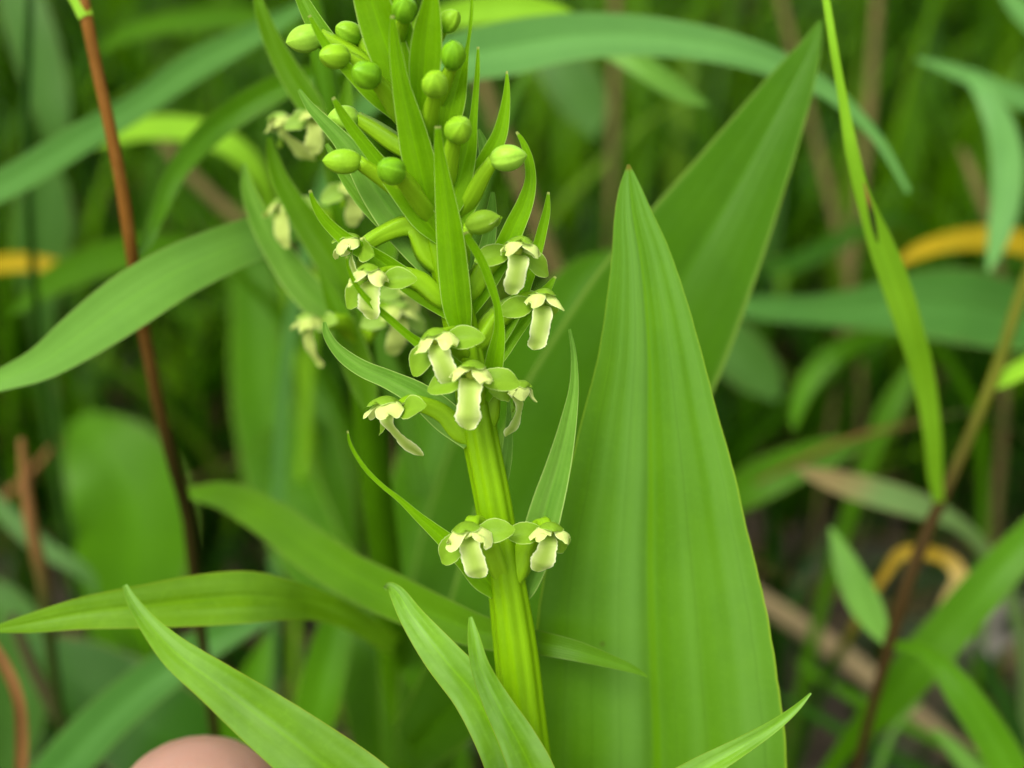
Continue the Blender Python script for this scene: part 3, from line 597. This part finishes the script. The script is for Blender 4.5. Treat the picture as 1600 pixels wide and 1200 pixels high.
single('herb_plant', 'herb', 'dim broad leaf growing beside the blurred orchid stem', [(470, 545, 270, 6), (465, 600, 270, 40), (470, 680, 268, 62), (490, 780, 266, 66), (520, 900, 265, 45)], 'lime', fold=.1, nu=12, stalk=.0015)
stick('dead_stem', 'stem', 'upright light brown dead stem crossing behind the horizontal leaf tip', [(33, 685, 178, 5), (38, 740, 178, 8), (50, 830, 178, 10), (66, 900, 179, 11), (76, 990, 181, 10)], 'rust')
stick('dead_stem', 'stem', 'thin orange dead stem slanting down to the upright light brown stem', [(90, 690, 230, 4), (50, 735, 230, 6), (0, 785, 231, 7), (-60, 830, 233, 7)], 'rust')
single('grass_plant', GB, 'dry orange brown blade hanging beside the broad dark leaf', [(-30, 985, 150, 8), (5, 1035, 150, 9), (28, 1090, 150, 9), (34, 1150, 151, 10), (32, 1230, 152, 9)], 'rust', fold=.35)
stick('dead_stem', 'stem', 'dark brown stem leaning under the horizontal leaf', [(18, 960, 190, 8), (45, 1030, 190, 10), (75, 1090, 190, 11), (110, 1150, 191, 11), (150, 1230, 194, 10)], 'dark_culm')
single(G, GB, 'blue green blade slanting between the horizontal leaf and the fingertip', [(470, 930, 172, 4), (400, 968, 172, 16), (320, 1008, 171, 27), (240, 1062, 170, 33), (165, 1125, 170, 36), (105, 1190, 170, 38), (40, 1270, 172, 32)], 'blue', nu=10)
single('herb_plant', 'herb', 'broad dark green leaf spread out behind the fingertip', [(40, 1000, 200, 8), (95, 1040, 199, 50), (170, 1095, 198, 78), (260, 1155, 197, 84), (350, 1225, 198, 70)], 'deep', nu=12, stalk=.0015)
single(G, GB, 'dim grey green leaf beside the dry orange blade', [(-40, 900, 215, 10), (10, 960, 214, 40), (30, 1040, 213, 50), (20, 1130, 213, 46), (0, 1230, 215, 30)], 'teal', nu=10)
single(G, GB, 'upright mid green blade between the fingertip and the curled orchid leaf', [(545, 930, 172, 6), (528, 970, 171, 24), (512, 1030, 170, 33), (496, 1100, 169, 34), (482, 1170, 169, 30), (470, 1260, 170, 22)], 'lime', nu=10)
single(G, GB, 'narrow green blade in the shade behind the upright mid green blade', [(420, 990, 200, 4), (405, 1040, 199, 20), (380, 1110, 198, 32), (360, 1200, 198, 30)], 'lime')
single(G, GB, 'pointed green leaf hanging among stems behind the curled orchid leaf', [(700, 1140, 165, 4), (672, 1090, 165, 18), (650, 1040, 165, 28), (625, 990, 166, 24), (600, 950, 168, 12)], 'lime')
single(G, GB, 'dark green blade rising behind the foot of the orchid stems', [(640, 1030, 210, 5), (655, 1090, 209, 34), (680, 1160, 208, 48), (700, 1260, 209, 40)], 'lime')
stick('dead_stem', 'stem', 'short pale dead stem lying low behind the upright mid green blade', [(612, 1120, 225, 7), (585, 1165, 225, 9), (555, 1215, 225, 10), (520, 1270, 226, 9)], 'tan')
stick('dead_stem', 'stem', 'tan dead stem slanting behind the glowing yellow green blade', [(235, 195, 265, 8), (290, 265, 264, 10), (340, 315, 263, 11), (385, 352, 262, 11), (450, 400, 262, 10)], 'tan')
# right half
single(G, GB, 'wide blue green blade arching over the back of the big pointed leaf', [(1420, 300, 160, 4), (1370, 215, 159, 8), (1305, 150, 158, 13), (1240, 112, 157, 19), (1160, 82, 156, 24), (1070, 63, 156, 28), (980, 55, 156, 32), (890, 58, 156, 37), (800, 74, 157, 42), (720, 90, 158, 38), (640, 120, 160, 26), (560, 180, 166, 14)], 'pale', fold=.08, nu=10)
single(G, GB, 'bright lime blade lying along the top of the wide blue green blade', [(905, 30, 172, 3), (870, 18, 172, 12), (820, 12, 172, 20), (760, 15, 173, 22), (690, 30, 175, 18), (620, 70, 180, 10)], 'yel')
single(G, GB, 'short bright leaf tip drooping from under the wide blue green blade', [(1106, 163, 166, 2), (1085, 155, 166, 10), (1050, 135, 166, 17), (1010, 108, 166, 19), (965, 80, 167, 18), (910, 60, 170, 12), (850, 80, 176, 8)], 'bright')
stick('dead_stem', 'stem', 'upright tan dead stem standing behind the tip of the big pointed leaf', [(962, -80, 300, 7), (961, 60, 300, 8), (958, 200, 302, 8), (955, 300, 304, 7)], 'tan')
stick('dead_stem', 'stem', 'tan dead stem leaning behind the pointed bud and the upper bracts', [(735, 80, 265, 8), (765, 160, 265, 11), (800, 250, 265, 13), (835, 340, 266, 13), (870, 430, 268, 12)], 'tan')
stick('dead_stem', 'stem', 'thin grey dead stem leaning behind the back leaf and the lime blade', [(1205, -60, 290, 6), (1240, 80, 290, 7), (1275, 220, 291, 7), (1305, 340, 292, 8), (1330, 450, 294, 7)], 'tan')
stick('dead_stem', 'stem', 'upright reddish dead stem beside the slender lime green blade', [(1376, -80, 280, 7), (1368, 40, 280, 8), (1358, 170, 281, 9), (1345, 300, 282, 8), (1328, 440, 284, 7)], 'tan')
single(G, GB, 'large folded blue green blade lying flat behind the slender lime blade', [(1120, 476, 205, 6), (1180, 480, 205, 18), (1260, 484, 205, 22), (1340, 482, 205, 32), (1420, 475, 205, 48), (1500, 478, 205, 58), (1580, 495, 206, 52), (1680, 520, 208, 36)], 'blue', fold=.2, nu=12, crease=.1)
single(G, GB, 'bright blade bending down under the large folded blue green blade', [(1240, 672, 212, 3), (1248, 630, 212, 12), (1270, 585, 212, 17), (1310, 548, 212, 17), (1360, 528, 213, 13), (1430, 525, 216, 8)], 'lime')
rg9 = single(G, GB, 'blue green grass with one narrow blade and one pale blade hanging across the yellow blade', [(1432, 92, 190, 2), (1470, 103, 190, 8), (1520, 122, 190, 13), (1570, 145, 190, 16), (1640, 170, 191, 16), (1740, 240, 196, 10)], 'pale')
blade('leaf', rows2knots([(1545, 425, 186, 3), (1556, 385, 186, 14), (1570, 320, 186, 22), (1574, 250, 186, 24), (1558, 185, 186, 20), (1536, 145, 187, 13), (1515, 122, 189, 6)]), M['pale'], rg9, rg9.location.copy(), seed=77, fold=.12, wave=.05, nu=8)
single('grass_plant', GB, 'arched yellow blade running behind the hanging pale blade', [(1395, 418, 225, 3), (1430, 395, 225, 11), (1480, 378, 225, 15), (1540, 372, 225, 18), (1610, 382, 225, 18), (1700, 420, 228, 12)], 'yellow')
single(G, GB, 'light blade reaching in over the grass with the hanging pale blade', [(1560, -30, 195, 6), (1590, 10, 195, 14), (1630, 50, 195, 16), (1700, 120, 198, 10)], 'pale')
single(G, GB, 'pale blade with brown tip and margin behind the olive culm', [(1245, 732, 196, 3), (1275, 742, 196, 12), (1320, 756, 196, 19), (1370, 770, 196, 22), (1430, 788, 197, 20), (1500, 820, 200, 12)], 'tipped')
single(G, GB, 'mid green blade resting under the brown tipped pale blade', [(1350, 690, 215, 4), (1310, 702, 215, 20), (1250, 722, 215, 28), (1190, 750, 215, 32), (1130, 790, 217, 24), (1080, 850, 222, 14)], 'mid', nu=10)
single('grass_plant', GB, 'dying golden blade curled over behind the dark brown culm', [(1466, 958, 195, 4), (1485, 928, 195, 11, 25), (1499, 903, 195.5, 13, 10), (1488, 878, 196, 12, -20), (1450, 862, 197, 11, -30), (1408, 866, 198, 10, 0), (1385, 895, 200, 7)], 'gold', fold=.2)
single(G, GB, 'wide bright green blade slanting across behind the lower dark culm', [(1680, 760, 178, 14), (1610, 840, 178, 27), (1550, 905, 178, 32), (1490, 975, 179, 34), (1430, 1045, 180, 34), (1375, 1110, 183, 26), (1320, 1170, 190, 14)], 'lime', nu=10)
stick('dead_stem', 'stem', 'thick tan dead stem lying on the ground behind the big leaf edge', [(1120, 890, 262, 14), (1200, 945, 260, 16), (1290, 1005, 258, 18), (1380, 1075, 255, 18), (1480, 1160, 252, 16), (1560, 1230, 250, 14)], 'straw')
stick('dry_stalk', 'stem', 'hair thin orange stalk stretched across behind the slender lime blade', [(1180, 755, 215, 2), (1260, 715, 214, 3), (1340, 682, 213, 3.2), (1430, 662, 212, 3.2), (1515, 645, 211, 3)], 'rust')
for i, (lb, r) in enumerate([
    ('thin dark blade crossing low behind the tip of the slender orchid leaf', [(1190, 1075, 205, 3), (1260, 1110, 205, 7), (1330, 1150, 205, 9), (1420, 1195, 206, 9), (1500, 1240, 208, 7)]),
    ('thin blade running beside the thick tan dead stem', [(1245, 1035, 215, 3), (1300, 1070, 215, 8), (1370, 1110, 215, 9), (1450, 1150, 216, 8), (1530, 1190, 218, 6)]),
    ('fine pale blade curving at the foot of the dark brown culm', [(1440, 1095, 200, 2), (1400, 1135, 200, 5), (1380, 1180, 200, 6), (1360, 1240, 201, 5)])]):
    single(G, GB, lb, r, ('deep', 'lime', 'bright')[i])
single(G, GB, 'pale leaf tip low beside the wide lime leaf on the olive culm', [(1460, 1140, 180, 3), (1490, 1170, 180, 12), (1530, 1215, 180, 16), (1580, 1280, 181, 14)], 'bright')
single(G, GB, 'dark green blade slipping behind the wide bright slanting blade', [(1525, 1000, 205, 3), (1550, 1060, 205, 10), (1585, 1130, 205, 12), (1610, 1230, 206, 10)], 'dark')
single(G, GB, 'blurred blue green leaf tucked between the two broad orchid leaves and brown litter', [(1215, 625, 240, 6), (1195, 595, 240, 30), (1160, 560, 240, 40), (1120, 520, 241, 36), (1060, 480, 244, 20)], 'teal')
single(G, GB, 'pale teal leaf hanging under the wide blue green blade', [(925, 215, 250, 6), (920, 180, 250, 30), (895, 130, 250, 40), (860, 80, 251, 34), (820, 20, 255, 20)], 'teal', ground=True)
single(G, GB, 'blurred green blade crossing the brown litter above the big folded blade', [(1190, 425, 260, 4), (1240, 410, 260, 14), (1290, 388, 260, 15), (1340, 360, 261, 12), (1400, 340, 264, 8)], 'deep')
single('grass_plant', GB, 'small dry tan blade standing by the hanging pale blade', [(1500, 230, 240, 3), (1515, 260, 240, 7), (1530, 300, 240, 8), (1548, 350, 241, 6)], 'tan')
single(G, GB, 'narrow upright leaf in the gap between the slender lime blade and brown litter', [(1430, 560, 235, 4), (1412, 600, 235, 14), (1385, 650, 235, 18), (1360, 710, 236, 14)], 'mid')
# ------------------------------------------------------------------ hand: one fingertip reaches into the picture
def capsule(bm, pts):
    for (a, ra), (b, rb) in zip(pts, pts[1:]):
        n = max(3, int((b-a).length/.002))
        for i in range(n+1):
            t = i/n
            bmesh.ops.create_icosphere(bm, subdivisions=2, radius=ra+(rb-ra)*t, matrix=Matrix.Translation(a.lerp(b, t)))
def hand():
    bm = bmesh.new()
    c = cmm; k = .001
    tipc = c(-27.7, -39.6, 125)
    wrist = c(-86, -150, 22)
    knuck = [c(-44, -112, 92), c(-60, -110, 84), c(-74, -112, 74), c(-85, -118, 64)]
    capsule(bm, [(tipc, 8.9*k), (c(-29, -58, 123), 9.0*k), (c(-32, -82, 115), 8.8*k), (knuck[0], 10.2*k)])
    for i, kn in enumerate(knuck[1:]):                                   # other fingers curl in towards the palm
        s = (1.0, .95, .8)[i]
        p1 = kn + (U*.030 + F*.022 + X*.002)*s; p2 = p1 + (-U*.010 + F*.002 + X*.022)*s; p3 = p2 + (-U*.018 - F*.008 + X*.004)*s
        capsule(bm, [(kn, 10*k*s), (p1, 8.8*k*s), (p2, 8*k*s), (p3, 7*k*s)])
    palm = wrist
    for kn in knuck: capsule(bm, [(kn, 10.5*k), (palm.lerp(kn, .45), 13*k), (palm, 15*k)])
    th0 = c(-60, -138, 50)
    capsule(bm, [(palm, 14*k), (th0, 13.5*k), (c(-32, -118, 78), 10.5*k), (c(-16, -92, 100), 9.2*k), (c(-12, -74, 114), 7.6*k)])
    capsule(bm, [(palm, 18*k), (c(-110, -175, -60), 21*k), (c(-150, -190, -160), 28*k), (c(-180, -200, -240), 34*k)])
    me = bpy.data.meshes.new('hand'); bm.to_mesh(me); bm.free()
    base = wrist
    for v in me.vertices: v.co = v.co - base
    me.materials.append(M['skin'])
    o = bpy.data.objects.new('hand', me); COL.objects.link(o); o.location = base
    r = o.modifiers.new('union', 'REMESH'); r.mode = 'VOXEL'; r.voxel_size = .0016; r.use_smooth_shade = True
    s = o.modifiers.new('soften', 'SMOOTH'); s.factor = .5; s.iterations = 8
    tag(o, 'bare fingertip of a hand steadying the plant from behind the leaf', 'hand')
    # nail on the far side of the index finger
    A = U; B = X; Nn = F
    vs_, fs, uv = [], [], []
    for i in range(7):
        for j in range(7):
            u = -1+j/3; v = -1+i/3
            w_ = 5.2*k*(1-.15*max(0, v)**2)
            vs_.append(tipc + B*(w_*u) + A*(6*k*v-.001) + Nn*(8.7*k*math.sqrt(max(.05, 1-(.62*u)**2))-.0006 - .0008*max(0, v)**2)); uv.append((u, v))
    fs = [(i*7+j, i*7+j+1, (i+1)*7+j+1, (i+1)*7+j) for i in range(6) for j in range(6)]
    link('fingernail', vs_, fs, M['nail'], o, base, uv)
hand()
# ------------------------------------------------------------------ litter and the meadow floor
def stone(px, py, d, r, label):
    p = cpt(px, py, d); ray = (p-C0); t = (C0.z)/(-ray.z/ray.length); g = C0 + ray.normalized()*t
    rg = random.Random(int(px))
    bm = bmesh.new(); bmesh.ops.create_icosphere(bm, subdivisions=3, radius=r)
    ph = [rg.uniform(0, 6) for _ in range(3)]
    for v in bm.verts:
        q = v.co/r
        v.co *= 1 + .14*math.sin(2.3*q.x+ph[0]) + .12*math.sin(3.1*q.y+ph[1]) + .08*math.sin(5*q.z+ph[2])
        v.co.z *= .62
    me = bpy.data.meshes.new('stone'); bm.to_mesh(me); bm.free()
    me.polygons.foreach_set('use_smooth', [True]*len(me.polygons)); me.materials.append(M['stone'])
    o = bpy.data.objects.new('stone', me); COL.objects.link(o); o.location = (g.x, g.y, .3*r-.002); o.rotation_euler.z = rg.uniform(0, 3)
    tag(o, label, 'stone')
stone(1570, 985, 250, .012, 'small grey stone on the soil beside the wide bright slanting blade')
def field(name, label, count, xr, yr, hr, wr, tone, seed, lie=0., cat=None):
    rg = random.Random(seed)
    V, Fc, UVs, TN = [], [], [], []
    for _ in range(count):
        y = yr[0] + (yr[1]-yr[0])*rg.random()**1.0
        x = rg.uniform(-1, 1)*(xr[0] + (xr[1]-xr[0])*(y-yr[0])/(yr[1]-yr[0]))
        h = rg.uniform(*hr); wd = rg.uniform(*wr); az = rg.uniform(0, 2*math.pi)
        lean = rg.uniform(.15, .9) if not lie else rg.uniform(1.4, 2.6)*lie
        dx, dy = math.cos(az), math.sin(az); sx, sy = -dy, dx
        tw = rg.uniform(-.8, .8)
        p = Vector((x, y, hgt(x, y) - .002 + (rg.uniform(0, .01) if lie else 0))); th = .1*rg.random() + (1.3 if lie else 0)
        t_ = tone(rg); seg = 6; b = len(V)
        for i in range(seg+1):
            s = i/seg
            wdt = wd*(1-s**2.2)*(.55+.9*s if s < .5 else 1)
            a2 = tw*s
            ex, ey = sx*math.cos(a2)+dx*math.sin(a2)*.4, sy*math.cos(a2)+dy*math.sin(a2)*.4
            V.append(Vector((p.x-ex*wdt, p.y-ey*wdt, p.z+.15*wdt))); V.append(p.copy()); V.append(Vector((p.x+ex*wdt, p.y+ey*wdt, p.z+.15*wdt)))
            UVs += [(0, s), (.5, s), (1, s)]; TN += [t_]*3
            st = h/seg
            p = p + Vector((dx*math.sin(th), dy*math.sin(th), math.cos(th)))*st
            if p.z < .001: p.z = .001
            th += lean*2.0/seg if not lie else rg.uniform(-.12, .12)
        for i in range(seg):
            a = b+i*3
            Fc += [(a, a+1, a+4, a+3), (a+1, a+2, a+5, a+4)]
    o = link(name, V, Fc, M['stuff'], None, None, UVs, True, TN)
    return tag(o, label, cat, kind='stuff')
field('meadow_grass', 'dense blurred mass of green meadow grass covering the ground', 4300, (.34, .75), (.24, 1.25), (.05, .14), (.0010, .0040), lambda r: min(.86, .12+r.betavariate(2, 1.8)*.8), 11, cat='grass')
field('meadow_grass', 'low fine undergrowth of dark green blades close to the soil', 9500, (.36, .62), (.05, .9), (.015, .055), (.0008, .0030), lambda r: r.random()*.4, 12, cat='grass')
field('herb_foliage', 'blurred broad herb leaves mixed into the low meadow growth', 640, (.32, .6), (.25, .95), (.04, .10), (.004, .009), lambda r: r.uniform(.3, .85), 14, cat='foliage')
field('meadow_grass', 'thin bright grass blades standing up through the meadow growth', 1100, (.32, .55), (.25, .75), (.06, .16), (.0006, .0015), lambda r: r.uniform(.5, .86), 15, cat='grass')
field('dead_straw', 'dead brown straw and leaf litter scattered over the soil', 1300, (.36, .6), (.05, .95), (.03, .12), (.0008, .0026), lambda r: r.uniform(.9, 1.0), 13, lie=.6, cat='litter')
